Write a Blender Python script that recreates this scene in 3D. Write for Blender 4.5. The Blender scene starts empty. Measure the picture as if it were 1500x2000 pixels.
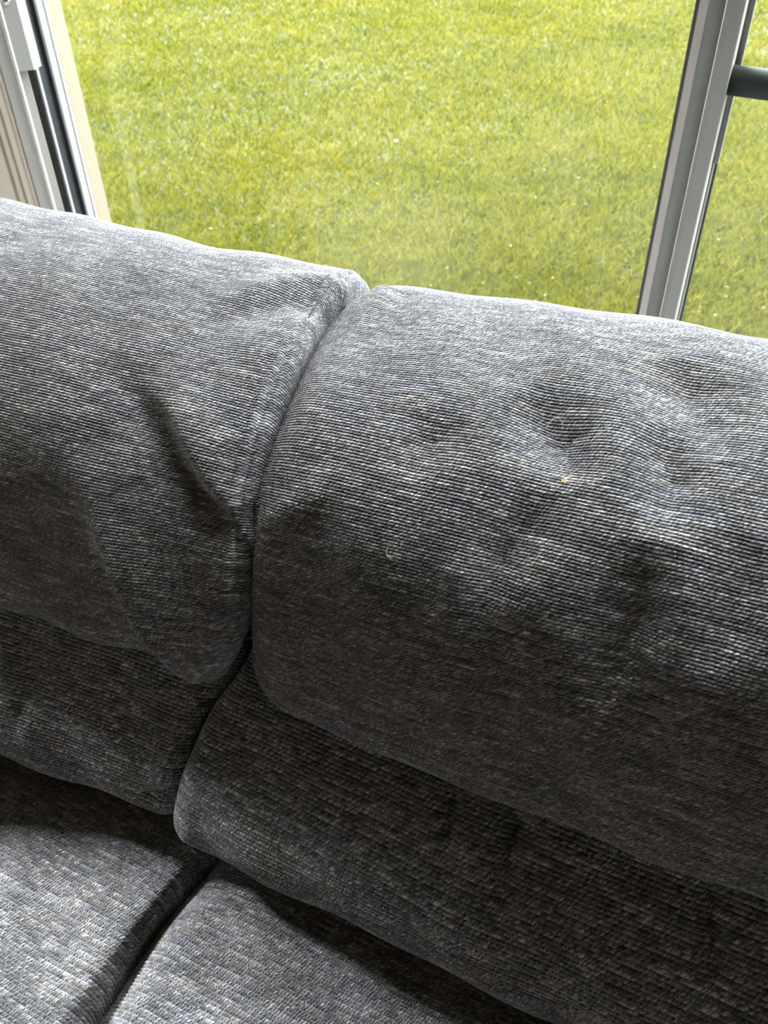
import bpy, bmesh, math, random
import numpy as np
from mathutils import Matrix, Vector

# ------------------------------------------------------------------ camera, sky, sun, exposure
scene = bpy.context.scene
COL = scene.collection
PITCH, YAW, ROLL, FPX = math.radians(38.6), math.radians(25.5), math.radians(-1.35), 1540.0
fwd = Vector((-math.sin(YAW) * math.cos(PITCH), math.cos(YAW) * math.cos(PITCH), -math.sin(PITCH)))
rgt = Vector((math.cos(YAW), math.sin(YAW), 0.0))
up = rgt.cross(fwd)
rgt2 = rgt * math.cos(ROLL) + up * math.sin(ROLL)
up2 = up * math.cos(ROLL) - rgt * math.sin(ROLL)
cam = bpy.data.cameras.new('camera')
cam.sensor_fit = 'VERTICAL'
cam.sensor_height = 36.0
cam.lens = 36.0 * FPX / 2000.0
cam.clip_start = 0.02
cam.clip_end = 500
cam.dof.use_dof = True                                    # phone lens focused on the back cushions
cam.dof.focus_distance = 0.68
cam.dof.aperture_fstop = 12.0
cam_o = bpy.data.objects.new('camera', cam)
COL.objects.link(cam_o)
cam_o.matrix_world = Matrix(((rgt2.x, up2.x, -fwd.x, 0.0), (rgt2.y, up2.y, -fwd.y, 0.0),
                             (rgt2.z, up2.z, -fwd.z, 1.3), (0, 0, 0, 1)))
scene.camera = cam_o

SUN_DIR = Vector((-0.87, 0.130, 0.45)).normalized()      # towards the sun: left, a little behind the sofa
world = bpy.data.worlds.new('sky')
scene.world = world
world.use_nodes = True
wn = world.node_tree
bg = wn.nodes['Background']
# thin bright overcast: nearly even white-blue cloud with soft drifts
tcw = wn.nodes.new('ShaderNodeTexCoord')
cld = wn.nodes.new('ShaderNodeTexNoise')
cld.inputs['Scale'].default_value = 2.2
cld.inputs['Detail'].default_value = 4.0
wn.links.new(tcw.outputs['Generated'], cld.inputs['Vector'])
crw = wn.nodes.new('ShaderNodeValToRGB')
crw.color_ramp.elements[0].position = 0.35
crw.color_ramp.elements[0].color = (0.88, 0.93, 1.0, 1)
crw.color_ramp.elements[1].position = 0.65
crw.color_ramp.elements[1].color = (1.0, 0.99, 0.99, 1)
wn.links.new(cld.outputs[0], crw.inputs[0])
wn.links.new(crw.outputs[0], bg.inputs[0])
SKY = 5.6                                                 # brightness overhead; an overcast sky falls to a third at the horizon
sep = wn.nodes.new('ShaderNodeSeparateXYZ')
wn.links.new(tcw.outputs['Generated'], sep.inputs[0])
up0 = wn.nodes.new('ShaderNodeMath'); up0.operation = 'MAXIMUM'
wn.links.new(sep.outputs[2], up0.inputs[0]); up0.inputs[1].default_value = 0.0
cie = wn.nodes.new('ShaderNodeMath'); cie.operation = 'MULTIPLY_ADD'
wn.links.new(up0.outputs[0], cie.inputs[0])
cie.inputs[1].default_value = SKY * 2.0 / 3.0
cie.inputs[2].default_value = SKY / 3.0
wn.links.new(cie.outputs[0], bg.inputs[1])

sun = bpy.data.lights.new('sun', 'SUN')
sun.energy = 4.7
sun.angle = math.radians(11)
sun.color = (0.99, 0.98, 1.0)
sun_o = bpy.data.objects.new('sun', sun)
COL.objects.link(sun_o)
sun_o.rotation_euler = SUN_DIR.to_track_quat('Z', 'Y').to_euler()

vs = scene.view_settings
vs.view_transform = 'Standard'
vs.look = 'None'
vs.exposure = 2.42
vs.gamma = 1.0
vs.use_curve_mapping = False
scene.cycles.max_bounces = 7
scene.cycles.diffuse_bounces = 4
scene.cycles.glossy_bounces = 3
scene.cycles.caustics_reflective = False
scene.cycles.caustics_refractive = False

# ------------------------------------------------------------------ helpers
def obj(name, me, parent=None, mat=None, **props):
    o = bpy.data.objects.new(name, me)
    COL.objects.link(o)
    if parent is not None:
        o.parent = parent
    if mat is not None and me is not None:
        me.materials.clear()
        me.materials.append(mat)
    for k, v in props.items():
        o[k] = v
    return o

def empty(name, loc, **props):
    o = bpy.data.objects.new(name, None)
    COL.objects.link(o)
    o.location = loc
    o.empty_display_size = 0.05
    for k, v in props.items():
        o[k] = v
    return o

def shade_smooth(me):
    me.polygons.foreach_set('use_smooth', np.ones(len(me.polygons), dtype=bool))

def bm_mesh(bm, name, smooth=False):
    me = bpy.data.meshes.new(name)
    bmesh.ops.recalc_face_normals(bm, faces=bm.faces)
    uvl = bm.loops.layers.uv.new('UVMap')
    for f in bm.faces:                                     # box projection in metres
        n = f.normal
        a = max(range(3), key=lambda i: abs(n[i]))
        for l in f.loops:
            c = l.vert.co
            l[uvl].uv = ((c.y, c.z), (c.x, c.z), (c.x, c.y))[a]
    bm.to_mesh(me)
    bm.free()
    if smooth:
        shade_smooth(me)
    return me

def box_mesh(name, lo, hi, bevel=0.0, seg=2):
    bm = bmesh.new()
    bmesh.ops.create_cube(bm, size=1.0)
    for v in bm.verts:
        v.co = Vector([(lo[i] + hi[i]) / 2 + v.co[i] * (hi[i] - lo[i]) for i in range(3)])
    if bevel > 0:
        bmesh.ops.bevel(bm, geom=bm.edges[:], offset=bevel, segments=seg, profile=0.5, affect='EDGES')
    return bm_mesh(bm, name)

def multi_box(name, boxes):
    bm = bmesh.new()
    for lo, hi in boxes:
        r = bmesh.ops.create_cube(bm, size=1.0)
        for v in r['verts']:
            v.co = Vector([(lo[i] + hi[i]) / 2 + v.co[i] * (hi[i] - lo[i]) for i in range(3)])
    return bm_mesh(bm, name)

def prism_mesh(name, poly, z0, z1, bevel=0.0):
    """vertical extrusion of a plan outline [(x, y), ...]"""
    bm = bmesh.new()
    a = [bm.verts.new((x, y, z0)) for x, y in poly]
    b = [bm.verts.new((x, y, z1)) for x, y in poly]
    n = len(poly)
    for i in range(n):
        bm.faces.new((a[i], a[(i + 1) % n], b[(i + 1) % n], b[i]))
    bm.faces.new(a)
    bm.faces.new(b)
    if bevel > 0:
        bm.normal_update()
        es = [e for e in bm.edges if abs(e.verts[0].co.z - e.verts[1].co.z) > 0.01]
        bmesh.ops.bevel(bm, geom=es, offset=bevel, segments=2, profile=0.5, affect='EDGES', clamp_overlap=True)
    return bm_mesh(bm, name)

def tube_mesh(name, pts, rad, n=10, cap=True):
    bm = bmesh.new()
    pts = [Vector(p) for p in pts]
    rads = rad if hasattr(rad, '__len__') else [rad] * len(pts)
    rings = []
    ref = Vector((0, 0, 1))
    for i, p in enumerate(pts):
        t = (pts[min(i + 1, len(pts) - 1)] - pts[max(i - 1, 0)]).normalized()
        if abs(t.dot(ref)) > 0.95:
            ref = Vector((0, 1, 0))
        s = t.cross(ref).normalized()
        q = s.cross(t)
        rings.append([bm.verts.new(p + (s * math.cos(6.28318 * k / n) + q * math.sin(6.28318 * k / n)) * rads[i]) for k in range(n)])
    for a, b in zip(rings, rings[1:]):
        for k in range(n):
            bm.faces.new((a[k], a[(k + 1) % n], b[(k + 1) % n], b[k]))
    if cap:
        bm.faces.new(rings[0])
        bm.faces.new(rings[-1])
    return bm_mesh(bm, name, True)

def grid_mesh(name, P, UV):
    nv, nu, _ = P.shape
    me = bpy.data.meshes.new(name)
    me.vertices.add(nv * nu)
    me.vertices.foreach_set('co', P.reshape(-1).astype(np.float32))
    i = np.arange(nv * nu).reshape(nv, nu)
    q = np.stack([i[:-1, :-1], i[1:, :-1], i[1:, 1:], i[:-1, 1:]], -1).reshape(-1, 4)
    nf = len(q)
    me.loops.add(nf * 4)
    me.loops.foreach_set('vertex_index', q.reshape(-1).astype(np.int32))
    me.polygons.add(nf)
    me.polygons.foreach_set('loop_start', (np.arange(nf) * 4).astype(np.int32))
    me.polygons.foreach_set('loop_total', np.full(nf, 4, np.int32))
    me.update(calc_edges=True)
    uvl = me.uv_layers.new(name='UVMap')
    uvl.data.foreach_set('uv', UV.reshape(-1, 2)[q.reshape(-1)].reshape(-1).astype(np.float32))
    shade_smooth(me)
    me.update()
    return me

# ------------------------------------------------------------------ materials
class NT:
    def __init__(self, name):
        self.m = bpy.data.materials.new(name)
        self.m.use_nodes = True
        self.t = self.m.node_tree
        self.b = self.t.nodes['Principled BSDF']
        self.out = self.t.nodes['Material Output']
    def n(self, kind, **kw):
        nd = self.t.nodes.new(kind)
        for k, v in kw.items():
            setattr(nd, k, v)
        return nd
    def l(self, a, b):
        self.t.links.new(a, b)
    def val(self, sock, v):
        if isinstance(v, bpy.types.NodeSocket):
            self.l(v, sock)
        else:
            sock.default_value = v
    def math(self, op, a, b=0.0, c=0.0, clamp=False):
        nd = self.n('ShaderNodeMath', operation=op, use_clamp=clamp)
        self.val(nd.inputs[0], a); self.val(nd.inputs[1], b); self.val(nd.inputs[2], c)
        return nd.outputs[0]
    def xyz(self, x=0.0, y=0.0, z=0.0):
        nd = self.n('ShaderNodeCombineXYZ')
        self.val(nd.inputs[0], x); self.val(nd.inputs[1], y); self.val(nd.inputs[2], z)
        return nd.outputs[0]
    def noise(self, vec, scale=1.0, detail=2.0, rough=0.5):
        nd = self.n('ShaderNodeTexNoise')
        if vec is not None:
            self.l(vec, nd.inputs['Vector'])
        nd.inputs['Scale'].default_value = scale
        nd.inputs['Detail'].default_value = detail
        nd.inputs['Roughness'].default_value = rough
        return nd.outputs[0]
    def ramp(self, fac, stops, interp='LINEAR'):
        nd = self.n('ShaderNodeValToRGB')
        nd.color_ramp.interpolation = interp
        el = nd.color_ramp.elements
        while len(el) < len(stops):
            el.new(0.5)
        for e, (p, c) in zip(el, stops):
            e.position = p
            e.color = (*c, 1.0) if len(c) == 3 else c
        self.l(fac, nd.inputs[0])
        return nd.outputs[0]
    def mix(self, fac, a, b, blend='MIX'):
        nd = self.n('ShaderNodeMix', data_type='RGBA', blend_type=blend)
        self.val(nd.inputs[0], fac)
        for s, v in ((nd.inputs[6], a), (nd.inputs[7], b)):
            if isinstance(v, bpy.types.NodeSocket):
                self.l(v, s)
            else:
                s.default_value = (*v, 1.0)
        return nd.outputs[2]

def plain(name, col, rough=0.5, metallic=0.0, var=0.04, scale=14.0, bump=0.0, spec=0.5):
    k = NT(name)
    tc = k.n('ShaderNodeTexCoord').outputs['Object']
    f = k.noise(tc, scale, 4.0, 0.6)
    c = k.mix(f, tuple(max(0, x * (1 - var)) for x in col), tuple(min(1, x * (1 + var)) for x in col))
    k.l(c, k.b.inputs['Base Color'])
    k.b.inputs['Roughness'].default_value = rough
    k.b.inputs['Metallic'].default_value = metallic
    k.b.inputs['Specular IOR Level'].default_value = spec
    if bump:
        bn = k.n('ShaderNodeBump')
        bn.inputs['Strength'].default_value = 1.0
        bn.inputs['Distance'].default_value = bump
        k.l(k.noise(tc, scale * 25, 3.0), bn.inputs['Height'])
        k.l(bn.outputs[0], k.b.inputs['Normal'])
    return k.m

RIB = 0.0036                                               # pitch of the woven ribs (m)

def fabric_material():
    k = NT('ribbed_chenille')
    uv = k.n('ShaderNodeUVMap', uv_map='UVMap').outputs[0]
    sp = k.n('ShaderNodeSeparateXYZ')
    k.l(uv, sp.inputs[0])
    u, v = sp.outputs[0], sp.outputs[1]
    vr = k.math('DIVIDE', v, RIB)
    row = k.math('FLOOR', vr)
    fr = k.math('SUBTRACT', vr, row)
    # slub: each yarn changes shade slowly along its length; every tuft has a shade of its own
    slub = k.noise(k.xyz(k.math('MULTIPLY', u, 30.0), k.math('MULTIPLY', row, 3.71)), 1.0, 2.0, 0.6)
    strand = k.noise(k.xyz(k.math('ADD', k.math('MULTIPLY', u, 400.0), k.math('MULTIPLY', fr, 1.2)), k.math('MULTIPLY', row, 6.3), 11.0), 1.0, 1.0, 0.5)
    tuft = k.noise(k.xyz(k.math('MULTIPLY', u, 520.0), k.math('MULTIPLY', v, 520.0), 2.0), 1.0, 2.0, 0.65)
    cloud = k.noise(k.xyz(k.math('MULTIPLY', u, 9.0), k.math('MULTIPLY', v, 22.0), 5.0), 1.0, 2.0, 0.6)
    hue = k.noise(k.xyz(k.math('MULTIPLY', u, 22.0), k.math('MULTIPLY', row, 9.37), 4.0), 1.0, 1.0, 0.5)
    tone = k.math('ADD', k.math('ADD', k.math('MULTIPLY', slub, 0.36), k.math('MULTIPLY', strand, 0.40)),
                  k.math('ADD', k.math('MULTIPLY', tuft, 0.28), k.math('MULTIPLY', cloud, 0.08)))
    val = k.ramp(tone, [(0.40, (0.035, 0.037, 0.042)), (0.53, (0.13, 0.132, 0.140)), (0.62, (0.32, 0.32, 0.325)), (0.71, (0.74, 0.735, 0.715))])
    tint = k.ramp(hue, [(0.30, (0.92, 0.96, 1.14)), (0.45, (0.98, 0.99, 1.03)), (0.57, (1.0, 1.0, 0.99)), (0.72, (1.03, 1.02, 0.94))])
    pile = k.mix(1.0, val, tint, 'MULTIPLY')
    gap = k.math('ABSOLUTE', k.math('SUBTRACT', k.math('MULTIPLY', fr, 2.0), 1.0))          # ground yarn between pile yarns, darkened in colour to stand for gap shade
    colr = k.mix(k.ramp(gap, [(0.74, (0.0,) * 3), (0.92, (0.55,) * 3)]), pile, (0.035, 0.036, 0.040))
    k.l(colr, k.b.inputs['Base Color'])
    k.b.inputs['Roughness'].default_value = 0.85
    k.b.inputs['Specular IOR Level'].default_value = 0.15
    k.b.inputs['Sheen Weight'].default_value = 0.45
    k.b.inputs['Sheen Roughness'].default_value = 0.45
    # relief: twisted beads along the yarn and loose fuzz
    tw = k.math('ADD', k.math('MULTIPLY', u, 6.2832 / 0.0031), k.math('ADD', k.math('MULTIPLY', fr, 5.0), k.math('MULTIPLY', row, 2.1)))
    wob = k.noise(k.xyz(k.math('MULTIPLY', u, 90.0), k.math('MULTIPLY', row, 2.7), 1.0), 1.0, 1.0)
    bead = k.math('SINE', k.math('ADD', tw, k.math('MULTIPLY', wob, 9.0)))
    fuzz = k.noise(k.xyz(u, v, 0.0), 900.0, 2.0, 0.7)
    fuzz2 = k.noise(k.xyz(u, v, 3.0), 420.0, 2.0, 0.6)
    h = k.math('ADD', k.math('MULTIPLY', fuzz2, 0.0012), k.math('ADD', k.math('MULTIPLY', bead, 0.00018), k.math('MULTIPLY', fuzz, 0.0010)))
    bn = k.n('ShaderNodeBump')
    bn.inputs['Strength'].default_value = 1.0
    bn.inputs['Distance'].default_value = 1.0
    k.l(h, bn.inputs['Height'])
    k.l(bn.outputs[0], k.b.inputs['Normal'])
    return k.m

def glass_material():
    k = NT('window_glass')
    tr = k.n('ShaderNodeBsdfTransparent')
    tr.inputs[0].default_value = (0.95, 0.965, 0.955, 1)
    gl = k.n('ShaderNodeBsdfGlossy')
    gl.inputs['Roughness'].default_value = 0.02
    fz = k.n('ShaderNodeFresnel')
    fz.inputs[0].default_value = 1.45
    mx = k.n('ShaderNodeMixShader')
    gf = k.n('ShaderNodeNewGeometry')                      # reflect once, on the outer face of each side
    k.l(k.math('MULTIPLY', fz.outputs[0], k.math('SUBTRACT', 1.0, gf.outputs['Backfacing'])), mx.inputs[0])
    k.l(tr.outputs[0], mx.inputs[1])
    k.l(gl.outputs[0], mx.inputs[2])
    # film of dust and dried smears on the pane
    dust = k.n('ShaderNodeBsdfTranslucent')
    dust.inputs[0].default_value = (0.9, 0.9, 0.88, 1)
    tc = k.n('ShaderNodeTexCoord').outputs['Object']
    d1 = k.noise(tc, 3.2, 4.0, 0.6)
    dm = k.ramp(d1, [(0.40, (0.001,) * 3), (0.75, (0.007,) * 3)])
    mx2 = k.n('ShaderNodeMixShader')
    k.l(dm, mx2.inputs[0])
    k.l(mx.outputs[0], mx2.inputs[1])
    k.l(dust.outputs[0], mx2.inputs[2])
    k.l(mx2.outputs[0], k.out.inputs[0])
    return k.m

def grass_material():
    k = NT('grass_blades')
    at = k.n('ShaderNodeAttribute', attribute_name='tint')
    geo = k.n('ShaderNodeNewGeometry')
    big = k.noise(geo.outputs['Position'], 0.55, 3.0, 0.6)
    mid = k.noise(geo.outputs['Position'], 4.0, 3.0, 0.6)
    f = k.math('ADD', k.math('MULTIPLY', at.outputs['Fac'], 0.46), k.math('ADD', k.math('MULTIPLY', big, 0.34), k.math('MULTIPLY', mid, 0.28)))
    c = k.ramp(f, [(0.24, (0.012, 0.025, 0.0004)), (0.45, (0.044, 0.051, 0.0009)), (0.60, (0.073, 0.074, 0.0016)), (0.76, (0.114, 0.105, 0.010)), (0.90, (0.122, 0.070, 0.028))])
    k.l(c, k.b.inputs['Base Color'])
    k.b.inputs['Roughness'].default_value = 0.6
    k.b.inputs['Specular IOR Level'].default_value = 0.06
    tl = k.n('ShaderNodeBsdfTranslucent')
    k.l(c, tl.inputs[0])
    mx = k.n('ShaderNodeMixShader')
    mx.inputs[0].default_value = 0.45
    k.l(k.b.outputs[0], mx.inputs[1])
    k.l(tl.outputs[0], mx.inputs[2])
    k.l(mx.outputs[0], k.out.inputs[0])
    return k.m

def ground_material():
    k = NT('turf')
    geo = k.n('ShaderNodeNewGeometry')
    p = geo.outputs['Position']
    f = k.math('ADD', k.math('MULTIPLY', k.noise(p, 0.55, 3.0, 0.6), 0.5), k.math('MULTIPLY', k.noise(p, 30.0, 4.0, 0.7), 0.5))
    c = k.ramp(f, [(0.3, (0.010, 0.017, 0.001)), (0.5, (0.022, 0.028, 0.002)), (0.7, (0.036, 0.040, 0.003))])
    k.l(c, k.b.inputs['Base Color'])
    k.b.inputs['Roughness'].default_value = 0.9
    bn = k.n('ShaderNodeBump')
    bn.inputs['Distance'].default_value = 0.03
    k.l(k.noise(p, 40.0, 3.0), bn.inputs['Height'])
    k.l(bn.outputs[0], k.b.inputs['Normal'])
    return k.m

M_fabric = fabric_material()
M_glass = glass_material()
M_grass = grass_material()
M_ground = ground_material()
M_wall = plain('tan_wall_paint', (0.24, 0.19, 0.145), 0.75, bump=0.0004, spec=0.25)
M_casing = plain('cream_casing_paint', (0.42, 0.37, 0.295), 0.45, spec=0.4)
M_ceiling = plain('ceiling_paint', (0.32, 0.28, 0.23), 0.85, spec=0.2)
M_vinyl = plain('white_vinyl', (0.29, 0.297, 0.295), 0.38)
M_taupe = plain('pale_taupe_vinyl', (0.55, 0.51, 0.46), 0.40)
M_liner = plain('liner_vinyl_lightened', (0.62, 0.61, 0.57), 0.42)  # jamb vinyl lightened in colour for its dim room-facing side
M_reveal = plain('liner_vinyl_darkened', (0.115, 0.113, 0.102), 0.5)  # same jamb vinyl, darkened in colour to offset skylight on the reveal
M_cover = plain('grey_vinyl_cover', (0.27, 0.268, 0.25), 0.45)
M_groove = plain('groove_shade_vinyl', (0.36, 0.36, 0.33), 0.45)  # shade of the recessed groove put into the colour, darker than the stile
M_alu = plain('grey_coated_aluminium', (0.36, 0.36, 0.33), 0.35)
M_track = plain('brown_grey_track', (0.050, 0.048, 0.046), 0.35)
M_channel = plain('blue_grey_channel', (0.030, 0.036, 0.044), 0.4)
M_gasket = plain('dark_green_gasket', (0.035, 0.045, 0.035), 0.55)
M_steel = plain('screw_steel', (0.55, 0.55, 0.52), 0.25, metallic=1.0)
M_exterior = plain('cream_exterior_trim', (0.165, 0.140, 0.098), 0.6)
M_handle = plain('slate_grey_plastic', (0.034, 0.043, 0.037), 0.62, spec=0.2)
M_carpet = plain('brown_carpet', (0.12, 0.10, 0.085), 0.95, bump=0.002, spec=0.1)
M_dark = plain('black_underlay', (0.02, 0.02, 0.022), 0.9)
M_crumb = plain('crumb_tan', (0.70, 0.50, 0.24), 0.8, var=0.25, scale=600)
M_hair = plain('pale_hair', (0.85, 0.82, 0.76), 0.5)
M_leaf = plain('dry_leaf', (0.13, 0.075, 0.035), 0.7, var=0.4, scale=9)
M_white = plain('white_petal', (0.9, 0.9, 0.88), 0.6)

# ------------------------------------------------------------------ room shell
XL, XR, YF, YB, ZC = -1.95, 3.4, -4.2, 1.30, 3.30         # inner faces
WT = 0.16
WX0, WX1, WZ0, WZ1 = -1.47, 2.35, 0.40, 3.20              # big window opening in the back wall
SY0, SY1, SZ0, SZ1 = 0.30, 1.05, 0.62, 1.49              # added side window opening in the left wall, sized to aim the sun

def wall_with_hole(name, axis, lo, hi, h0, h1):
    """wall box lo..hi with a rectangular hole h0..h1 (a along the wall, z); axis = long axis 0/1"""
    a = axis
    bx = []
    def b(a0, a1, z0, z1):
        l, h = list(lo), list(hi)
        l[a], h[a], l[2], h[2] = a0, a1, z0, z1
        bx.append((l, h))
    b(lo[a], h0[0], lo[2], hi[2]); b(h1[0], hi[a], lo[2], hi[2])
    b(h0[0], h1[0], lo[2], h0[1]); b(h0[0], h1[0], h1[1], hi[2])
    return multi_box(name, bx)

obj('wall_back', wall_with_hole('wall_back', 0, (XL - WT, YB - 0.10, 0), (XR + WT, YB + 0.06, ZC), (WX0, WZ0), (WX1, WZ1)), mat=M_wall,
    kind='structure', label='tan back wall holding the wide window', category='wall')
obj('wall_left', wall_with_hole('wall_left', 1, (XL - WT, YF, 0), (XL, YB - 0.10, ZC), (SY0, SZ0), (SY1, SZ1)), mat=M_wall,
    kind='structure', label='tan side wall with an added low side window', category='wall')
obj('wall_right', box_mesh('wall_right', (XR, YF, 0), (XR + WT, YB - 0.10, ZC)), mat=M_wall, kind='structure',
    label='tan right side wall of the room', category='wall')
obj('wall_front', box_mesh('wall_front', (XL - WT, YF - WT, 0), (XR + WT, YF, ZC)), mat=M_wall, kind='structure',
    label='tan wall behind the viewer', category='wall')
obj('floor', box_mesh('floor', (XL - WT, YF - WT, -0.12), (XR + WT, YB + 0.06, 0.0)), mat=M_carpet, kind='structure',
    label='brown carpeted floor of the room', category='floor')
obj('ceiling', box_mesh('ceiling', (XL - WT, YF - WT, ZC), (XR + WT, YB + 0.06, ZC + 0.15)), mat=M_ceiling, kind='structure',
    label='pale ceiling of the room', category='ceiling')

# ------------------------------------------------------------------ main window
win = empty('window_1', (0.4, YB, WZ0), kind='structure', label='wide sliding window with pale vinyl frame behind the sofa', category='window')
win_loc = Vector((0.4, YB, WZ0))

def wpart(name, me, mat, parent=win, **props):
    o = obj(name, me, parent, mat, **props)
    o.matrix_parent_inverse = Matrix.Translation(-win_loc)
    return o

def wsub(name, me, mat, parent, **props):
    return obj(name, me, parent, mat, **props)

Z0, Z1 = WZ0, WZ1
# the visible strips of the left jamb, from the room side out to the garden side (plan x, y)
JB = WX0 - 0.005
def strip(name, pts, mat, **props):
    poly = list(pts) + [(JB, pts[-1][1]), (JB, pts[0][1])]
    return wpart(name, prism_mesh(name, poly, Z0, Z1), mat, **props)
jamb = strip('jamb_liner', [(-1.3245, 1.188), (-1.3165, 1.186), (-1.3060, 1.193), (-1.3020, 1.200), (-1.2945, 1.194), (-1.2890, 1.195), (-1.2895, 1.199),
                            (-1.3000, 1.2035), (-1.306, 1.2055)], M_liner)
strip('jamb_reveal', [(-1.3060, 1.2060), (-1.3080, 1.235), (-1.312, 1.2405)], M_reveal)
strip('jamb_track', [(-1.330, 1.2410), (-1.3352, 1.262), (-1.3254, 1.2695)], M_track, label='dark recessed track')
strip('jamb_rib', [(-1.3170, 1.2700), (-1.3150, 1.2625), (-1.3125, 1.2635), (-1.3125, 1.2690), (-1.318, 1.2745)], M_vinyl)
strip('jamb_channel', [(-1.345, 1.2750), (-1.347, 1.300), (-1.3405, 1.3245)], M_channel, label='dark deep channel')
strip('outer_frame', [(-1.3345, 1.3250), (-1.3320, 1.318), (-1.3285, 1.320), (-1.3290, 1.335), (-1.3340, 1.337), (-1.3290, 1.341), (-1.3290, 1.346)], M_vinyl)
strip('exterior_trim', [(-1.3390, 1.3465), (-1.3390, 1.352), (-1.3508, 1.407), (-1.3600, 1.412)], M_exterior, label='cream exterior trim')
# moulded cover block over the upper track, ending a little above the sofa
COVER_Z = 1.042
cover = wpart('track_cover', prism_mesh('track_cover', [(-1.2900, 1.2005), (-1.2746, 1.2220), (-1.2950, 1.2620), (-1.345, 1.2620), (-1.345, 1.2005)], COVER_Z, Z1, 0.0008), M_cover)
bm = bmesh.new()
bmesh.ops.create_uvsphere(bm, u_segments=16, v_segments=8, radius=0.008)
for v in bm.verts:
    v.co = Vector((v.co.x * 0.45, v.co.y, v.co.z))
    v.co = Matrix.Rotation(math.radians(-57), 3, 'Z') @ v.co + Vector((-1.2855, 1.2075, 1.150))
wsub('screw', bm_mesh(bm, 'screw', True), M_steel, cover, label='small steel screw head')
# interior casing board around the jamb
cas = wpart('casing', prism_mesh('casing', [(-1.3205, 1.180), (-1.3260, 1.1785), (-1.3400, 1.1790), (-1.3440, 1.1835), (-1.3480, 1.1790), (-1.3600, 1.1785), (-1.3640, 1.1830),
        (-1.3680, 1.1770), (-1.4100, 1.1740), (-1.43, 1.176), (-1.435, 1.200), (-1.3205, 1.200)], 0.30, Z1 + 0.10), M_casing)

# ---- mullions: stile, groove, second stile, gaskets on both flanks
def mullion(dx, full):
    o = wpart('mullion', prism_mesh('mullion', [(dx - 0.1023, 1.2765), (dx - 0.1029, 1.2702), (dx - 0.1018, 1.2694), (dx - 0.0960, 1.2715), (dx - 0.0800, 1.2735),
              (dx - 0.0788, 1.2750), (dx - 0.0788, 1.335), (dx - 0.1023, 1.335)], Z0, Z1), M_alu)
    wsub('stile', prism_mesh('stile', [(dx - 0.1365, 1.2787), (dx - 0.1358, 1.2783), (dx - 0.1255, 1.2785), (dx - 0.1243, 1.2795), (dx - 0.1243, 1.335), (dx - 0.1365, 1.335)], Z0, Z1), M_taupe, o)
    wsub('groove_face', prism_mesh('groove_face', [(dx - 0.1243, 1.2830), (dx - 0.1023, 1.2945), (dx - 0.1023, 1.335), (dx - 0.1243, 1.335)], Z0, Z1), M_groove, o)
    wsub('gasket', prism_mesh('gasket', [(dx - 0.1412, 1.2790), (dx - 0.1365, 1.2780), (dx - 0.1365, 1.330), (dx - 0.1412, 1.330)], Z0, Z1), M_gasket, o, label='dark rubber gasket')
    wsub('bead_strip', prism_mesh('bead_strip', [(dx - 0.0788, 1.3290), (dx - 0.0772, 1.3250), (dx - 0.0752, 1.3270), (dx - 0.0752, 1.340), (dx - 0.0788, 1.340)], Z0, Z1), M_alu, o)
    wsub('gasket', prism_mesh('gasket', [(dx - 0.0750, 1.3290), (dx - 0.0715, 1.3310), (dx - 0.0715, 1.345), (dx - 0.0750, 1.345)], Z0, Z1), M_gasket, o, label='dark rubber gasket')
    if full:
        wsub('interlock_strip', prism_mesh('interlock_strip', [(dx - 0.0787, 1.3250), (dx - 0.0735, 1.3240), (dx - 0.0722, 1.3205), (dx - 0.0705, 1.3205), (dx - 0.0700, 1.3265), (dx - 0.0787, 1.3282)], 0.966, Z1), M_vinyl, o)
    return o
mullion(0.0, True)
mullion(1.19, False)

# horizontal round bar fixed to the flank of the mullion
hp = []
for i in range(25):
    f = i / 24.0
    hp.append((-0.0795 + 1.134 * f, 1.3010 - 0.012 * math.sin(f * 3.1416), 1.0795 - 0.022 * math.sin(f * 3.1416)))
handle = wpart('window_bar', tube_mesh('window_bar', hp, 0.0185, 24), M_handle, label='dark slate-grey round bar')

# ---- rails, far jamb, sill and panes
wpart('top_rail', box_mesh('top_rail', (WX0, 1.20, Z1 - 0.05), (WX1, 1.345, Z1), 0.003), M_vinyl)
wpart('bottom_rail', box_mesh('bottom_rail', (WX0, 1.20, Z0), (WX1, 1.345, Z0 + 0.05), 0.003), M_vinyl)
wpart('far_jamb', box_mesh('far_jamb', (WX1 - 0.09, 1.19, Z0), (WX1, 1.345, Z1), 0.003), M_vinyl)
wpart('sill', box_mesh('sill', (WX0 - 0.06, 1.15, Z0 - 0.03), (WX1 + 0.06, 1.21, Z0 + 0.004), 0.004), M_casing)
for a, b, y in ((-1.338, -0.138, 1.322), (-0.073, 1.052, 1.336), (1.117, WX1 - 0.085, 1.322)):
    wpart('glass_pane', box_mesh('glass_pane', (a, y, Z0 + 0.03), (b, y + 0.004, Z1 - 0.03)), M_glass)

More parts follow.
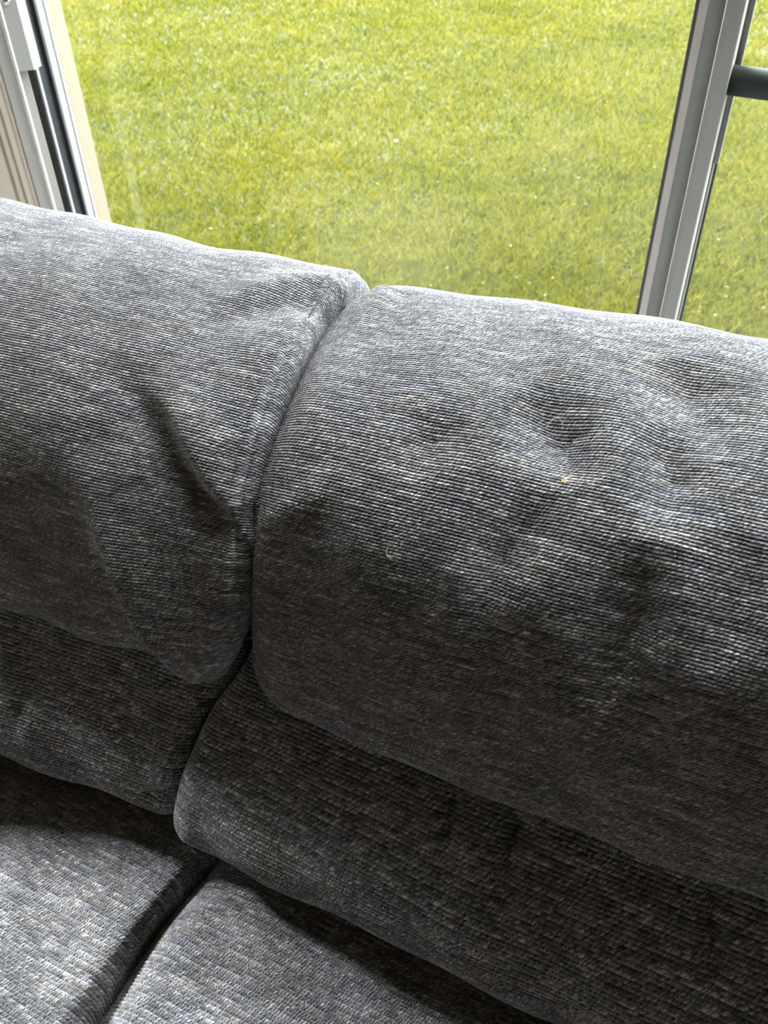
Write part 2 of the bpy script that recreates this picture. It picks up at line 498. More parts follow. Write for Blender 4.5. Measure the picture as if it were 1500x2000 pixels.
# ------------------------------------------------------------------ added side window, unseen left wall (shaped to let sun onto the seats)
win2_loc = Vector((XL, 0.0, SZ0))
win2 = empty('added_window', win2_loc, kind='structure', label='added low side window in the unseen left wall', category='window')
def w2(name, me, mat):
    o = obj(name, me, win2, mat)
    o.matrix_parent_inverse = Matrix.Translation(-win2_loc)
    return o
fx0, fx1 = XL - 0.11, XL - 0.03
w2('frame', multi_box('frame', [((fx0, SY0, SZ0), (fx1, SY1, SZ0 + 0.04)), ((fx0, SY0, SZ1 - 0.04), (fx1, SY1, SZ1)),
                                ((fx0, SY0, SZ0 + 0.04), (fx1, SY0 + 0.04, SZ1 - 0.04)), ((fx0, SY1 - 0.04, SZ0 + 0.04), (fx1, SY1, SZ1 - 0.04))]), M_vinyl)
w2('glass_pane', box_mesh('glass_pane', (XL - 0.075, SY0 + 0.03, SZ0 + 0.03), (XL - 0.071, SY1 - 0.03, SZ1 - 0.03)), M_glass)
w2('sill', box_mesh('sill', (XL - 0.02, SY0 - 0.05, SZ0 - 0.03), (XL + 0.05, SY1 - 0.001 + 0.04, SZ0), 0.004), M_casing)

# ------------------------------------------------------------------ sofa: lofted cushions
#BEGIN_GEO
def spline(K, pts, q):
    """smooth curve through pts (n, d) with knots K evaluated at q (finite-difference Hermite)"""
    K = np.asarray(K, float); pts = np.asarray(pts, float); q = np.asarray(q, float)
    if len(K) == 2:
        w = ((q - K[0]) / (K[1] - K[0]))[:, None]
        return pts[0] * (1 - w) + pts[1] * w
    d = np.diff(pts, axis=0) / np.diff(K)[:, None]
    m = np.empty_like(pts)
    m[0], m[-1] = d[0], d[-1]
    h = np.diff(K)
    m[1:-1] = (d[:-1] * h[1:, None] + d[1:] * h[:-1, None]) / (h[1:] + h[:-1])[:, None]
    i = np.clip(np.searchsorted(K, q, side='right') - 1, 0, len(K) - 2)
    w = ((q - K[i]) / h[i])[:, None]; hh = h[i][:, None]
    return ((2 * w**3 - 3 * w**2 + 1) * pts[i] + (w**3 - 2 * w**2 + w) * hh * m[i]
            + (-2 * w**3 + 3 * w**2) * pts[i + 1] + (w**3 - w**2) * hh * m[i + 1])

def smoothstep(a, b, x):
    t = np.clip((x - a) / (b - a), 0, 1)
    return t * t * (3 - 2 * t)

def fold_height(X, V, folds):
    """sum of creases, dents and ridges laid out on the cloth in metres (x across, v down the cloth)"""
    H = np.zeros_like(X)
    for f in folds:
        pts = np.array(f['p'], float)                     # x, v, amplitude, width
        k = f.get('k', 1.0)
        best = np.full(X.shape, 1e9); sd = np.zeros_like(X); A = np.zeros_like(X); Wd = np.ones_like(X)
        if len(pts) == 1:
            x0, v0, a, w = pts[0]
            wx = w; wv = f.get('wv', w); an = math.radians(f.get('rot', 0))
            dx, dv = X - x0, V - v0
            e1 = (dx * math.cos(an) + dv * math.sin(an)) / wx; e2 = (-dx * math.sin(an) + dv * math.cos(an)) / wv
            H += a * np.exp(-(e1**2 + e2**2))
            continue
        for a, b in zip(pts[:-1], pts[1:]):
            ex, ev = b[0] - a[0], b[1] - a[1]
            L2 = ex * ex + ev * ev
            t = np.clip(((X - a[0]) * ex + (V - a[1]) * ev) / L2, 0, 1)
            dx, dv = X - (a[0] + t * ex), V - (a[1] + t * ev)
            dist = np.hypot(dx, dv)
            s = np.sign(ex * dv - ev * dx)                 # + on the side reached by turning from the line towards +v
            upd = dist < best
            best = np.where(upd, dist, best)
            sd = np.where(upd, s, sd)
            A = np.where(upd, a[2] + t * (b[2] - a[2]), A)
            Wd = np.where(upd, a[3] + t * (b[3] - a[3]), Wd)
        w = np.where(sd >= 0, Wd, Wd * k)
        e = best / w
        sh = f.get('sharp', 0.0)                           # 0 = rounded, 1 = pinched
        H += A * ((1 - sh) * np.exp(-e * e) + sh * np.exp(-1.6 * e))
    return H

def cushion_grid(c, du=0.0045, rib=True):
    T = np.asarray(c['prof'][0][1]).shape[0]
    st = np.array([p[0] for p in c['prof']]); pr = np.array([p[1] for p in c['prof']], float)   # stations in x; (S, T, 2)
    mid = pr[len(st) // 2]
    kn = np.concatenate([[0], np.cumsum(np.linalg.norm(np.diff(mid, axis=0), axis=1))])
    fine = np.linspace(0, kn[-1], 2000)
    pf = spline(kn, mid, fine)
    al = np.concatenate([[0], np.cumsum(np.linalg.norm(np.diff(pf, axis=0), axis=1))])           # true arc length of the cloth
    kv = np.interp(kn, fine, al)
    v0, v1 = c['dense']
    rb = RIB / c.get('vs', 1.0)
    v0 = math.ceil(v0 / rb) * rb                          # start on a gap between two ribs
    a = np.arange(0, v0, 0.016); b = np.arange(v0, min(v1, al[-1]), rb / 5); d = np.arange(min(v1, al[-1]), al[-1], 0.010)
    vv = np.unique(np.concatenate([a, b, d, [al[-1]]]))
    vv = vv[np.concatenate([[True], np.diff(vv) > 1e-5])]
    xl = np.interp(vv, *zip(*c['xl'])) if len(c['xl']) < 3 else spline([p[0] for p in c['xl']], [[p[1]] for p in c['xl']], np.clip(vv, c['xl'][0][0], c['xl'][-1][0]))[:, 0]
    xr = np.interp(vv, *zip(*c['xr'])) if len(c['xr']) < 3 else spline([p[0] for p in c['xr']], [[p[1]] for p in c['xr']], np.clip(vv, c['xr'][0][0], c['xr'][-1][0]))[:, 0]
    rl, rr = c.get('rl', 0.03), c.get('rr', 0.03)
    deep = c.get('deep', 0.10)
    # columns: (kind, value)
    side = np.linspace(deep, 0, 13)[:-1]
    ph = np.linspace(0, 90, 13)
    w = (xr - xl).mean() - rl - rr
    inner = np.linspace(0, 1, max(4, int(w / du)))[1:-1]
    nv, nu = len(vv), len(side) * 2 + len(ph) * 2 + len(inner)
    X = np.zeros((nv, nu)); DR = np.zeros((nv, nu)); Uc = np.zeros((nv, nu))
    j = 0
    for s in side:
        X[:, j] = xl - c.get('bulge', 0.0) * 0; DR[:, j] = rl + s; Uc[:, j] = xl + rl - rl * math.pi / 2 - s; j += 1
    for p in ph:
        r = math.radians(p)
        X[:, j] = xl + rl * (1 - math.cos(r)); DR[:, j] = rl * (1 - math.sin(r)); Uc[:, j] = xl + rl - rl * (math.pi / 2 - r); j += 1
    for q in inner:
        X[:, j] = (xl + rl) * (1 - q) + (xr - rr) * q; Uc[:, j] = X[:, j]; j += 1
    for p in ph[::-1]:
        r = math.radians(p)
        X[:, j] = xr - rr * (1 - math.cos(r)); DR[:, j] = rr * (1 - math.sin(r)); Uc[:, j] = xr - rr + rr * (math.pi / 2 - r); j += 1
    for s in side[::-1]:
        X[:, j] = xr; DR[:, j] = rr + s; Uc[:, j] = xr - rr + rr * math.pi / 2 + s; j += 1
    # profile at every station, blended across x
    PS = np.stack([spline(kv, p, vv) for p in pr])          # (S, nv, 2)
    Xc = np.clip(X, st[0], st[-1])
    YZ = np.zeros((nv, nu, 2))
    if len(st) == 1:
        YZ[:] = PS[0][:, None, :]
    else:
        xs = Xc.reshape(-1); rows = np.repeat(np.arange(nv), nu)
        i = np.clip(np.searchsorted(st, xs, side='right') - 1, 0, len(st) - 2)
        t = (xs - st[i]) / (st[i + 1] - st[i])
        t = (t * t * (3 - 2 * t))[:, None]
        YZ = (PS[i, rows] * (1 - t) + PS[i + 1, rows] * t).reshape(nv, nu, 2)
    tg = np.gradient(YZ, axis=0)
    tg /= np.linalg.norm(tg, axis=2, keepdims=True) + 1e-12
    N2 = np.stack([tg[..., 1], -tg[..., 0]], -1)            # outward normal in the y-z plane
    YZ = YZ - N2 * DR[..., None]
    P = np.concatenate([X[..., None], YZ], -1)
    V = np.repeat(vv[:, None], nu, 1)
    VS = V * c.get('vs', 1.0)                               # cloth pulled wider over the seats
    # big shapes along the cloth normal
    def nrm(P):
        n = np.cross(np.gradient(P, axis=0), np.gradient(P, axis=1))
        return n / (np.linalg.norm(n, axis=2, keepdims=True) + 1e-12)
    H = fold_height(Uc, V, c.get('folds', []))
    sd = c.get('seed', 1)
    H += 0.0022 * np.sin(Uc * 23 + V * 9 + sd) * np.sin(V * 17 - Uc * 7 + 2 * sd) + 0.0012 * np.sin(Uc * 51 - V * 33 + 3 * sd)
    dl = np.abs(Uc - (xl + rl - rl * math.pi / 2)[:, None]); dr = np.abs((xr - rr + rr * math.pi / 2)[:, None] - Uc)
    for (sde, dist, dep, wd) in c.get('seams', []):
        base = (Uc - xl[:, None]) if sde == 'l' else (xr[:, None] - Uc)
        H -= dep * np.exp(-((base - dist) / wd) ** 2)
    P = P + nrm(P) * H[..., None]
    if rib:
        ph2 = VS / RIB
        fr = ph2 - np.floor(ph2)
        fr = np.where(fr > 0.995, 0.0, fr)
        wv = np.sqrt(np.clip(1 - (2 * fr - 1) ** 2, 0, 1))
        dmask = smoothstep(v0, v0 + 0.02, V) * (1 - smoothstep(v1 - 0.06, v1 - 0.004, V))   # ribs fade where the cloth is out of sight
        P = P + nrm(P) * (c.get('rd', 0.0018) * wv * dmask)[..., None]
    return P, np.stack([Uc, VS], -1)
#END_GEO

#BEGIN_SPEC
PILLOW_R = dict(
    prof=[(-0.37, [(.690, .68), (.760, .78), (.762, .88), (.722, .958), (.640, .996), (.550, .992), (.468, .971), (.398, .922), (.368, .858), (.356, .786), (.356, .728), (.380, .706), (.44, .712)]),
          (-0.10, [(.695, .68), (.765, .78), (.768, .89), (.725, .970), (.640, 1.010), (.550, 1.004), (.466, .980), (.396, .928), (.364, .860), (.352, .784), (.353, .720), (.378, .700), (.44, .710)]),
          (0.30, [(.695, .68), (.765, .78), (.768, .89), (.725, .968), (.640, 1.008), (.550, 1.004), (.466, .980), (.398, .928), (.368, .858), (.357, .784), (.359, .722), (.384, .702), (.44, .710)])],
    xl=[(0, -0.345), (.38, -0.350), (.44, -0.346), (.50, -0.338), (.57, -0.329), (.70, -0.318), (.80, -0.318), (.88, -0.314), (1, -0.29)], xr=[(0, 0.42), (1, 0.42)], dense=(0.27, 0.95), rl=0.045, rr=0.035, seed=1.3, vs=1.40, rd=0.0009, deep=0.11,
    folds=[dict(p=[(-0.126, 0.541, 0.0, 0.03), (-0.104, 0.563, -0.0105, 0.03), (-0.088, 0.579, -0.0157, 0.028), (-0.074, 0.598, -0.0079, 0.025), (-0.064, 0.616, 0.0, 0.02)], k=0.8, sharp=0.3),
           dict(p=[(-0.032, 0.549, 0.0, 0.025), (-0.016, 0.574, -0.0105, 0.025), (-0.006, 0.593, -0.0131, 0.025), (-0.006, 0.616, -0.0079, 0.022), (-0.008, 0.64, 0.0, 0.02)], k=0.8, sharp=0.3),
           dict(p=[(-0.026, 0.475, 0.0, 0.03), (-0.012, 0.508, -0.0105, 0.03), (0.002, 0.542, -0.0079, 0.03), (0.014, 0.573, 0.0, 0.03)], k=0.9, sharp=0.2),
           dict(p=[(-0.084, 0.621, 0, 0.02), (-0.094, 0.652, -0.01, 0.026), (-0.102, 0.681, -0.014, 0.026), (-0.108, 0.709, -0.006, 0.022), (-0.106, 0.74, 0, 0.02)], k=0.7, sharp=0.4),
           dict(p=[(-0.008, 0.644, 0, 0.03), (-0.006, 0.668, -0.009, 0.03), (-0.006, 0.696, -0.015, 0.03), (-0.012, 0.735, -0.01, 0.028), (-0.018, 0.769, 0, 0.025)], k=0.7, sharp=0.4),
           dict(p=[(0.05, 0.623, 0, 0.03), (0.05, 0.652, -0.008, 0.03), (0.048, 0.686, -0.011, 0.028), (0.042, 0.723, 0, 0.025)], k=0.7, sharp=0.35),
           dict(p=[(-0.229, 0.645, 0, 0.014), (-0.251, 0.669, 0.003, 0.014), (-0.273, 0.691, 0.004, 0.014), (-0.291, 0.708, 0.002, 0.012)], k=1, sharp=0.0),
           dict(p=[(-0.221, 0.666, 0, 0.016), (-0.245, 0.692, -0.0015, 0.018), (-0.275, 0.718, -0.002, 0.016), (-0.291, 0.729, -0.001, 0.012)], k=1, sharp=0.0),
           dict(p=[(-0.289, 0.893, -0.004, 0.008), (-0.265, 0.868, -0.005, 0.009), (-0.243, 0.836, -0.003, 0.01), (-0.219, 0.806, 0, 0.012)], k=1, sharp=0.3),
           dict(p=[(-0.197, 0.583, 0.0, 0.02), (-0.18, 0.608, -0.0074, 0.022), (-0.164, 0.634, 0.0, 0.02)], k=1, sharp=0.2),
           dict(p=[(-0.301, 0.422, 0.006, 0.012), (-0.295, 0.457, 0.004, 0.012), (-0.293, 0.492, 0, 0.01)], k=1, sharp=0.0),
           dict(p=[(-0.275, 0.43, -0.004, 0.012), (-0.265, 0.472, -0.003, 0.014), (-0.257, 0.517, 0, 0.014)], k=1, sharp=0.0),
           dict(p=[(-0.126, 0.742, 0.004, 0.015), (-0.126, 0.699, 0.005, 0.014), (-0.126, 0.664, 0, 0.014)], k=1, sharp=0.0)], seams=[('l', 0.010, 0.0026, 0.003)])
PILLOW_L = dict(
    prof=[(-0.92, [(.700, .68), (.770, .78), (.775, .90), (.730, .985), (.650, 1.022), (.555, 1.010), (.460, .976), (.392, .915), (.360, .846), (.346, .780), (.347, .722), (.372, .702), (.44, .710)]),
          (-0.74, [(.700, .68), (.770, .78), (.775, .90), (.730, .982), (.650, 1.018), (.555, 1.010), (.464, .974), (.396, .915), (.362, .848), (.346, .780), (.346, .720), (.372, .702), (.44, .710)]),
          (-0.50, [(.695, .68), (.765, .78), (.768, .89), (.725, .972), (.640, 1.012), (.550, 1.004), (.464, .972), (.398, .916), (.366, .852), (.353, .785), (.354, .728), (.378, .710), (.44, .714)]),
          (-0.37, [(.695, .68), (.765, .78), (.768, .89), (.725, .968), (.640, 1.008), (.550, 1.002), (.464, .970), (.402, .918), (.372, .862), (.357, .795), (.364, .738), (.386, .718), (.44, .720)])],
    xl=[(0, -1.14), (1, -1.14)], xr=[(0, -0.350), (.38, -0.350), (.42, -0.342), (.50, -0.331), (.60, -0.321), (.70, -0.312), (.79, -0.310), (.83, -0.322), (.89, -0.358), (1, -0.40)], dense=(0.27, 0.95), rl=0.035, rr=0.014, seed=4.1, vs=1.40, rd=0.0009, deep=0.11,
    folds=[dict(p=[(-0.5, 0.604, 0, 0.016), (-0.445, 0.627, -0.005, 0.02), (-0.411, 0.653, -0.01, 0.022), (-0.377, 0.681, -0.013, 0.022), (-0.351, 0.703, -0.012, 0.02), (-0.325, 0.722, -0.006, 0.018)], k=1, sharp=0.2),
           dict(p=[(-0.451, 0.61, 0, 0.01), (-0.413, 0.629, 0.007, 0.01), (-0.395, 0.639, 0.012, 0.01), (-0.365, 0.671, 0.017, 0.01), (-0.345, 0.687, 0.018, 0.01), (-0.323, 0.701, 0.015, 0.01), (-0.313, 0.721, 0.008, 0.01)], k=4.0, sharp=0.35),
           dict(p=[(-0.343, 0.646, 0, 0.03), (-0.321, 0.673, -0.006, 0.03), (-0.309, 0.696, -0.009, 0.022)], k=1, sharp=0.0),
           dict(p=[(-0.486, 0.697, 0, 0.018), (-0.451, 0.73, 0.01, 0.018), (-0.419, 0.786, 0.026, 0.013), (-0.391, 0.829, 0.031, 0.012), (-0.363, 0.877, 0.022, 0.012)], k=5.0, sharp=0.05),
           dict(p=[(-0.313, 0.741, 0.003, 0.02), (-0.319, 0.783, 0.004, 0.022), (-0.335, 0.828, 0.002, 0.02)], k=1, sharp=0.0),
           dict(p=[(-0.331, 0.429, 0.006, 0.012), (-0.367, 0.449, 0.006, 0.016), (-0.403, 0.481, 0.004, 0.02), (-0.443, 0.527, 0, 0.02)], k=1, sharp=0.0),
           dict(p=[(-0.321, 0.476, -0.004, 0.014), (-0.355, 0.49, -0.006, 0.02), (-0.391, 0.519, -0.004, 0.025), (-0.427, 0.551, 0, 0.025)], k=1, sharp=0.0),
           dict(p=[(-0.568, 0.782, -0.005, 0.02), (-0.524, 0.808, -0.006, 0.02), (-0.486, 0.823, 0, 0.02)], k=1, sharp=0.4),
           dict(p=[(-0.714, 0.492, -0.004, 0.02), (-0.69, 0.466, -0.003, 0.02), (-0.676, 0.442, 0, 0.02)], k=1, sharp=0.0)], seams=[('r', 0.006, 0.0034, 0.0024), ('r', 0.016, 0.0026, 0.0024)])
LUMBAR_R = dict(
    prof=[(-0.38, [(.48, .730), (.435, .732), (.390, .700), (.342, .652), (.306, .608), (.292, .565), (.294, .530), (.312, .508), (.36, .500), (.42, .500)]),
          (-0.06, [(.48, .730), (.435, .732), (.384, .700), (.328, .655), (.288, .612), (.279, .572), (.2890, .532), (.310, .504), (.36, .497), (.42, .497)]),
          (0.30, [(.48, .730), (.435, .732), (.384, .700), (.328, .655), (.288, .612), (.279, .572), (.2890, .532), (.310, .504), (.36, .497), (.42, .497)])],
    xl=[(0, -0.345), (.11, -0.358), (.15, -0.372), (.205, -0.386), (.255, -0.392), (.30, -0.397), (.5, -0.39)], xr=[(0, 0.42), (1, 0.42)], dense=(0.06, 0.36), rl=0.03, rr=0.03, seed=2.2, vs=0.85, folds=[dict(p=[(-0.114, 0.13, -0.0108, 0.008), (-0.11, 0.159, -0.009, 0.008), (-0.104, 0.191, -0.0036, 0.008), (-0.1, 0.216, 0.0, 0.008)], k=1, sharp=0.6),
           dict(p=[(-0.056, 0.13, -0.0126, 0.009), (-0.056, 0.168, -0.0108, 0.008), (-0.052, 0.196, -0.0054, 0.008), (-0.05, 0.22, 0.0, 0.008)], k=1, sharp=0.6),
           dict(p=[(0.098, 0.128, -0.0126, 0.009), (0.106, 0.158, -0.0108, 0.008), (0.113, 0.182, -0.0054, 0.008), (0.117, 0.203, 0.0, 0.008)], k=1, sharp=0.6)], seams=[])
LUMBAR_L = dict(
    prof=[(-0.90, [(.48, .730), (.42, .732), (.330, .705), (.262, .660), (.245, .605), (.238, .560), (.250, .528), (.290, .508), (.36, .500), (.42, .500)]),  # out-of-view bulge added to shade the rear of the left seat
          (-0.70, [(.48, .730), (.435, .732), (.386, .700), (.344, .650), (.312, .605), (.296, .560), (.292, .528), (.306, .508), (.36, .500), (.42, .500)]),
          (-0.40, [(.48, .730), (.435, .732), (.394, .700), (.354, .650), (.326, .605), (.312, .560), (.310, .532), (.324, .512), (.36, .502), (.42, .500)])],
    xl=[(0, -1.14), (1, -1.14)], xr=[(0, -0.35), (.11, -0.362), (.18, -0.388), (.255, -0.395), (.30, -0.402), (.5, -0.40)], dense=(0.06, 0.36), rl=0.03, rr=0.02, seed=5.2, vs=0.85, folds=[dict(p=[(-0.58, 0.137, -0.004, 0.012), (-0.586, 0.194, -0.003, 0.012), (-0.608, 0.258, -0.001, 0.012)], k=1, sharp=0.3),
           dict(p=[(-0.461, 0.285, 0, 0.008), (-0.429, 0.276, -0.006, 0.008), (-0.397, 0.257, -0.008, 0.008)], k=1, sharp=0.3)], seams=[])
SEAT_R = dict(
    prof=[(-0.3, [(.46, .430), (.38, .452), (.32, .467), (.25, .484), (.15, .497), (.03, .500), (-.10, .495), (-.21, .475), (-.265, .42), (-.272, .35), (-.25, .29)])],
    xl=[(0, -0.378), (1, -0.378)], xr=[(0, 0.42), (1, 0.42)], dense=(0.05, 0.48), rl=0.05, rr=0.035, seed=3.3, vs=1.0, rd=0.0016, folds=[], seams=[])
SEAT_L = dict(
    prof=[(-0.8, [(.46, .430), (.38, .454), (.32, .470), (.25, .487), (.15, .501), (.03, .505), (-.10, .50), (-.21, .475), (-.265, .42), (-.272, .35), (-.25, .29)])],
    xl=[(0, -1.14), (1, -1.14)], xr=[(0, -0.378), (1, -0.378)], dense=(0.05, 0.48), rl=0.035, rr=0.018, seed=6.3, vs=1.0, rd=0.0016, folds=[], seams=[])
#END_SPEC

sofa_loc = Vector((-0.36, 0.25, 0.0))
sofa = empty('recliner_sofa', sofa_loc, label='dark grey ribbed chenille two-seat recliner sofa beneath the window', category='sofa')
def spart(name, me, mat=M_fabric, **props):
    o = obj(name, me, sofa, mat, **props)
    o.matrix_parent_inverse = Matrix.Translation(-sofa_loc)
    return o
CLOTH = {}
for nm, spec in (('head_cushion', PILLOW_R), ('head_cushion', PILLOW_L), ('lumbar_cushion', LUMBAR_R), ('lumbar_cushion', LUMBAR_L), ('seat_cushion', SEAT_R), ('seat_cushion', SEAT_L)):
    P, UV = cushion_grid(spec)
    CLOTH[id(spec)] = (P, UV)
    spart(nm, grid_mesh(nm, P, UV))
for x0, x1 in ((-1.125, -0.385), (-0.345, 0.405)):
    spart('back_shell', box_mesh('back_shell', (x0, 0.46, 0.16), (x1, 0.735, 0.80), 0.05, 4))
    spart('seat_base', box_mesh('seat_base', (x0, -0.24, 0.10), (x1, 0.46, 0.42), 0.03, 3))
    spart('footrest_panel', box_mesh('footrest_panel', (x0 + 0.01, -0.275, 0.08), (x1 - 0.01, -0.243, 0.30), 0.012, 3))
for x0, x1 in ((-1.36, -1.145), (0.425, 0.64)):
    spart('armrest', box_mesh('armrest', (x0, -0.24, 0.06), (x1, 0.62, 0.60), 0.07, 6))
for x in (-1.30, -0.42, -0.31, 0.58):
    for y in (-0.18, 0.50):
        spart('foot', box_mesh('foot', (x - 0.03, y - 0.03, 0.0), (x + 0.03, y + 0.03, 0.12), 0.006), M_dark)

# ------------------------------------------------------------------ lawn
GZ = -0.42
def lawn_mesh():
    bm = bmesh.new()
    bmesh.ops.create_grid(bm, x_segments=40, y_segments=40, size=45.0)
    for v in bm.verts:
        v.co.z = 0.02 * math.sin(v.co.x * 0.7) * math.sin(v.co.y * 0.5)
    for v in bm.verts:
        v.co.y += 35
        v.co.x -= 6
        v.co.z += GZ
    return bm_mesh(bm, 'lawn', True)
lawn = obj('lawn', lawn_mesh(), mat=M_ground, kind='structure', label='sunlit yellow-green lawn outside the window', category='lawn')

def grass_mesh(n=620000, seed=3):
    r = np.random.default_rng(seed)
    # polar around the viewer: even in log-distance so near and far turf are equally fine in the view
    d = np.exp(r.uniform(math.log(2.6), math.log(30.0), n))
    az = r.uniform(math.radians(-68), math.radians(30), n)          # from +y towards +x
    x, y = d * np.sin(az), d * np.cos(az)
    keep = y > 1.60
    x, y, d = x[keep], y[keep], d[keep]
    n = len(x)
    h = r.uniform(0.025, 0.06, n) * (1 + 0.03 * d)
    w = r.uniform(0.0022, 0.0045, n) * (0.6 + 0.22 * d)
    a = r.uniform(0, 6.28318, n)
    lean = r.normal(0, 0.75, (n, 2)) * h[:, None]
    z = GZ + 0.02 * np.sin((x + 6) * 0.7) * np.sin((y - 35) * 0.5) - 0.004
    P = np.empty((n, 3, 3))
    P[:, 0] = np.stack([x - w * np.cos(a), y - w * np.sin(a), z], 1)
    P[:, 1] = np.stack([x + w * np.cos(a), y + w * np.sin(a), z], 1)
    P[:, 2] = np.stack([x + lean[:, 0], y + lean[:, 1], z + h], 1)
    me = bpy.data.meshes.new('grass_blades')
    me.vertices.add(n * 3)
    me.vertices.foreach_set('co', P.reshape(-1).astype(np.float32))
    me.loops.add(n * 3)
    me.loops.foreach_set('vertex_index', np.arange(n * 3, dtype=np.int32))
    me.polygons.add(n)
    me.polygons.foreach_set('loop_start', (np.arange(n) * 3).astype(np.int32))
    me.polygons.foreach_set('loop_total', np.full(n, 3, np.int32))
    me.update(calc_edges=True)
    at = me.attributes.new('tint', 'FLOAT', 'POINT')
    at.data.foreach_set('value', np.repeat(r.uniform(0, 1, n), 3).astype(np.float32))
    return me
obj('grass_blades', grass_mesh(), mat=M_grass, kind='stuff', label='short yellow-green grass blades covering the lawn', category='grass')

def leaf_litter(n=900, seed=8):
    """dry leaf flecks caught in the turf: too many and too small to count"""
    r = np.random.default_rng(seed)
    V, F = [], []
    d = np.exp(r.uniform(math.log(3.0), math.log(16.0), n))
    az = r.uniform(math.radians(-60), math.radians(12), n)
    for i in range(n):
        x, y = d[i] * math.sin(az[i]), d[i] * math.cos(az[i])
        if y < 1.7:
            continue
        s_ = r.uniform(0.004, 0.009)
        a = r.uniform(0, 6.283)
        c, q = math.cos(a), math.sin(a)
        z = GZ + 0.02 * math.sin((x + 6) * 0.7) * math.sin((y - 35) * 0.5) + r.uniform(0.018, 0.034)
        b = len(V)
        for u, v, w in ((-1.6, 0, 0), (-0.5, 0.7, 0.25), (0.6, 0.6, 0.1), (1.6, 0, 0.3), (0.5, -0.7, 0.2), (-0.6, -0.6, 0.3)):
            V.append((x + s_ * (u * c - v * q), y + s_ * (u * q + v * c), z + s_ * w * r.uniform(0.3, 1.6)))
        F += [(b, b + 1, b + 2), (b, b + 2, b + 3), (b, b + 3, b + 4), (b, b + 4, b + 5)]
    me = bpy.data.meshes.new('leaf_litter')
    me.from_pydata(V, [], F)
    me.update()
    return me
obj('leaf_litter', leaf_litter(), lawn, M_leaf, kind='stuff', label='tiny dry tan leaf flecks')

# ------------------------------------------------------------------ small things lying on the sofa and the lawn
def thing_mesh(name, me, loc, mat, label, cat, group=None):
    o = obj(name, me, None, mat, label=label, category=cat)
    o.location = loc
    if group:
        o['group'] = group
    return o

def lump(name, seed, rad, n=9):
    """irregular crumb of several fused flakes"""
    r = random.Random(seed)
    bm = bmesh.new()
    for i in range(n):
        m = Matrix.Translation((r.uniform(-1, 1) * rad, r.uniform(-1, 1) * rad, r.uniform(0, 0.5) * rad)) @ Matrix.Rotation(r.uniform(0, 3), 4, (r.random(), r.random(), r.random()))
        q = bmesh.ops.create_icosphere(bm, subdivisions=1, radius=rad * r.uniform(0.25, 0.55), matrix=m)
        for v in q['verts']:
            v.co += Vector((r.uniform(-1, 1), r.uniform(-1, 1), r.uniform(-1, 1))) * rad * 0.10
    return bm_mesh(bm, name)

def on_cloth(spec, u, v, lift):
    """point lying on a cushion at cloth coordinates (u, v)"""
    P, UV = CLOTH[id(spec)]
    d = np.hypot(UV[..., 0] - u, (UV[..., 1] - v))
    i, j = np.unravel_index(np.argmin(d), d.shape)
    i = min(max(i, 1), P.shape[0] - 2); j = min(max(j, 1), P.shape[1] - 2)
    du, dv = P[i, j + 1] - P[i, j - 1], P[min(i + 6, P.shape[0] - 1), j] - P[i - 6, j]
    n = np.cross(dv, du)
    p = P[i - 3:i + 4, j].mean(0) + (P[i, j + 1] - P[i, j]) * (u - UV[i, j, 0]) / (UV[i, j + 1, 0] - UV[i, j, 0] + 1e-9)
    return tuple(p + n / np.linalg.norm(n) * lift)

thing_mesh('crumb', lump('crumb', 4, 0.0020), on_cloth(PILLOW_R, -0.0758, 0.8622, 0.0014), M_crumb, 'tiny tan flaky crumb on the front of the right head cushion', 'crumb')

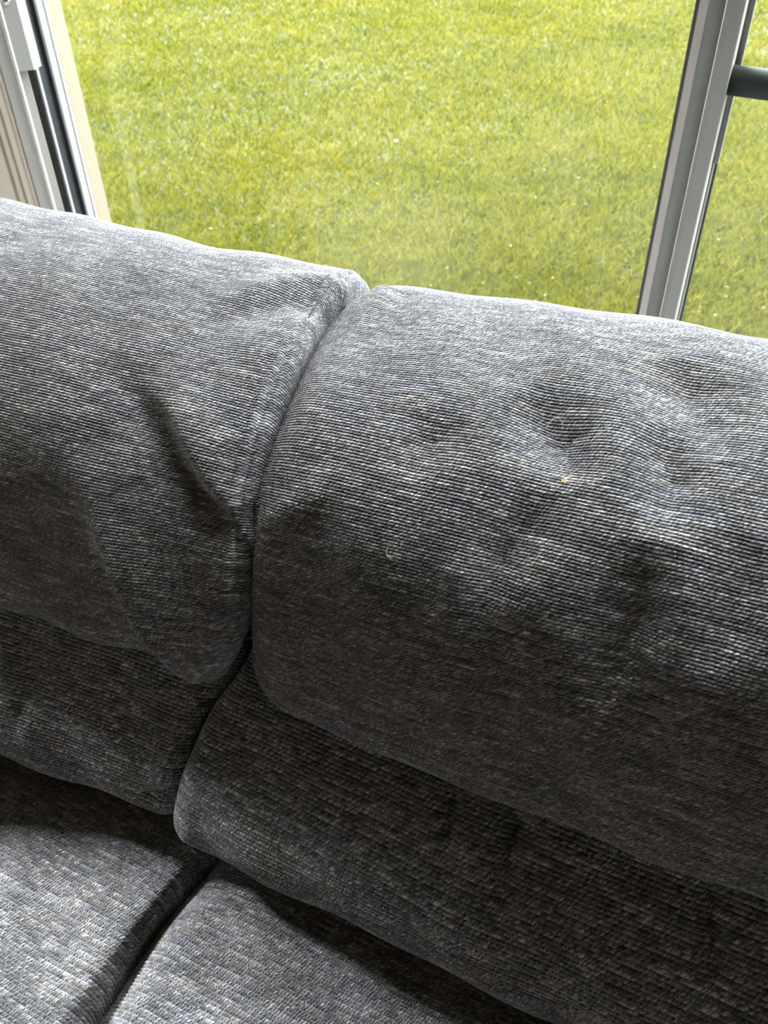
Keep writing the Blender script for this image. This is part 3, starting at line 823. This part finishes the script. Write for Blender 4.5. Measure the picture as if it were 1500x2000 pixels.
def hair(pts, label, rad=0.00020, sub=6):
    p = np.array(pts, float)
    k = np.arange(len(p), dtype=float)
    q = spline(k, p, np.linspace(0, len(p) - 1, (len(p) - 1) * sub + 1))
    o = q.mean(0)
    rr = [rad * (1.0 - 0.6 * abs(2 * i / (len(q) - 1) - 1) ** 3) for i in range(len(q))]
    return thing_mesh('hair', tube_mesh('hair', [tuple(v - o) for v in q], rr, 6), tuple(o), M_hair, label, 'hair', 'stray pale hairs on the sofa')
def hair_on(spec, uvs, label, rad=0.00020):
    return hair([on_cloth(spec, u, v, 0.0012) for u, v in uvs], label, rad)
hair_on(PILLOW_R, [(-0.1838, 0.968), (-0.1843, 0.9749), (-0.1835, 0.9808), (-0.1789, 0.9831)], 'longer curved pale hair on the right head cushion beside the seam')
hair_on(PILLOW_R, [(-0.175, 0.9622), (-0.1749, 0.966), (-0.1747, 0.9709)], 'short straight pale hair just right of the longer curved hair')
hair_on(PILLOW_R, [(-0.1035, 0.797), (-0.1025, 0.787), (-0.0975, 0.78), (-0.0925, 0.784), (-0.0905, 0.793)], 'arched fine pale hair over the dimple of the right head cushion', 0.00012)
hair_on(SEAT_L, [(-0.496, 0.2475), (-0.4954, 0.2434), (-0.492, 0.2383)], 'thin pale hair lying on the left seat cushion')
thing_mesh('lint_fleck', lump('lint_fleck', 9, 0.0009, 5), on_cloth(SEAT_L, -0.5278, 0.2386, 0.0012), M_white, 'white lint fleck on the left seat cushion near the backrest', 'lint')

# a small white blossom fleck standing in the grass
bm = bmesh.new()
for i in range(5):
    a = i * 6.28318 / 5
    c = [bm.verts.new((0.004 * math.cos(a), 0.004 * math.sin(a), 0.0)),
         bm.verts.new((0.013 * math.cos(a - 0.35), 0.013 * math.sin(a - 0.35), 0.007)),
         bm.verts.new((0.020 * math.cos(a), 0.020 * math.sin(a), 0.012)),
         bm.verts.new((0.013 * math.cos(a + 0.35), 0.013 * math.sin(a + 0.35), 0.007))]
    bm.faces.new(c)
flower = empty('white_flower', (-2.84, 6.35, GZ), label='single tiny white flower standing in the sunlit lawn', category='flower')
o = obj('petals', bm_mesh(bm, 'petals'), flower, M_white)
o.location = (0, 0, 0.055)
o = obj('stem', tube_mesh('stem', [(0, 0, -0.01), (0.003, 0, 0.03), (0, 0, 0.056)], 0.0016, 6), flower, M_grass)
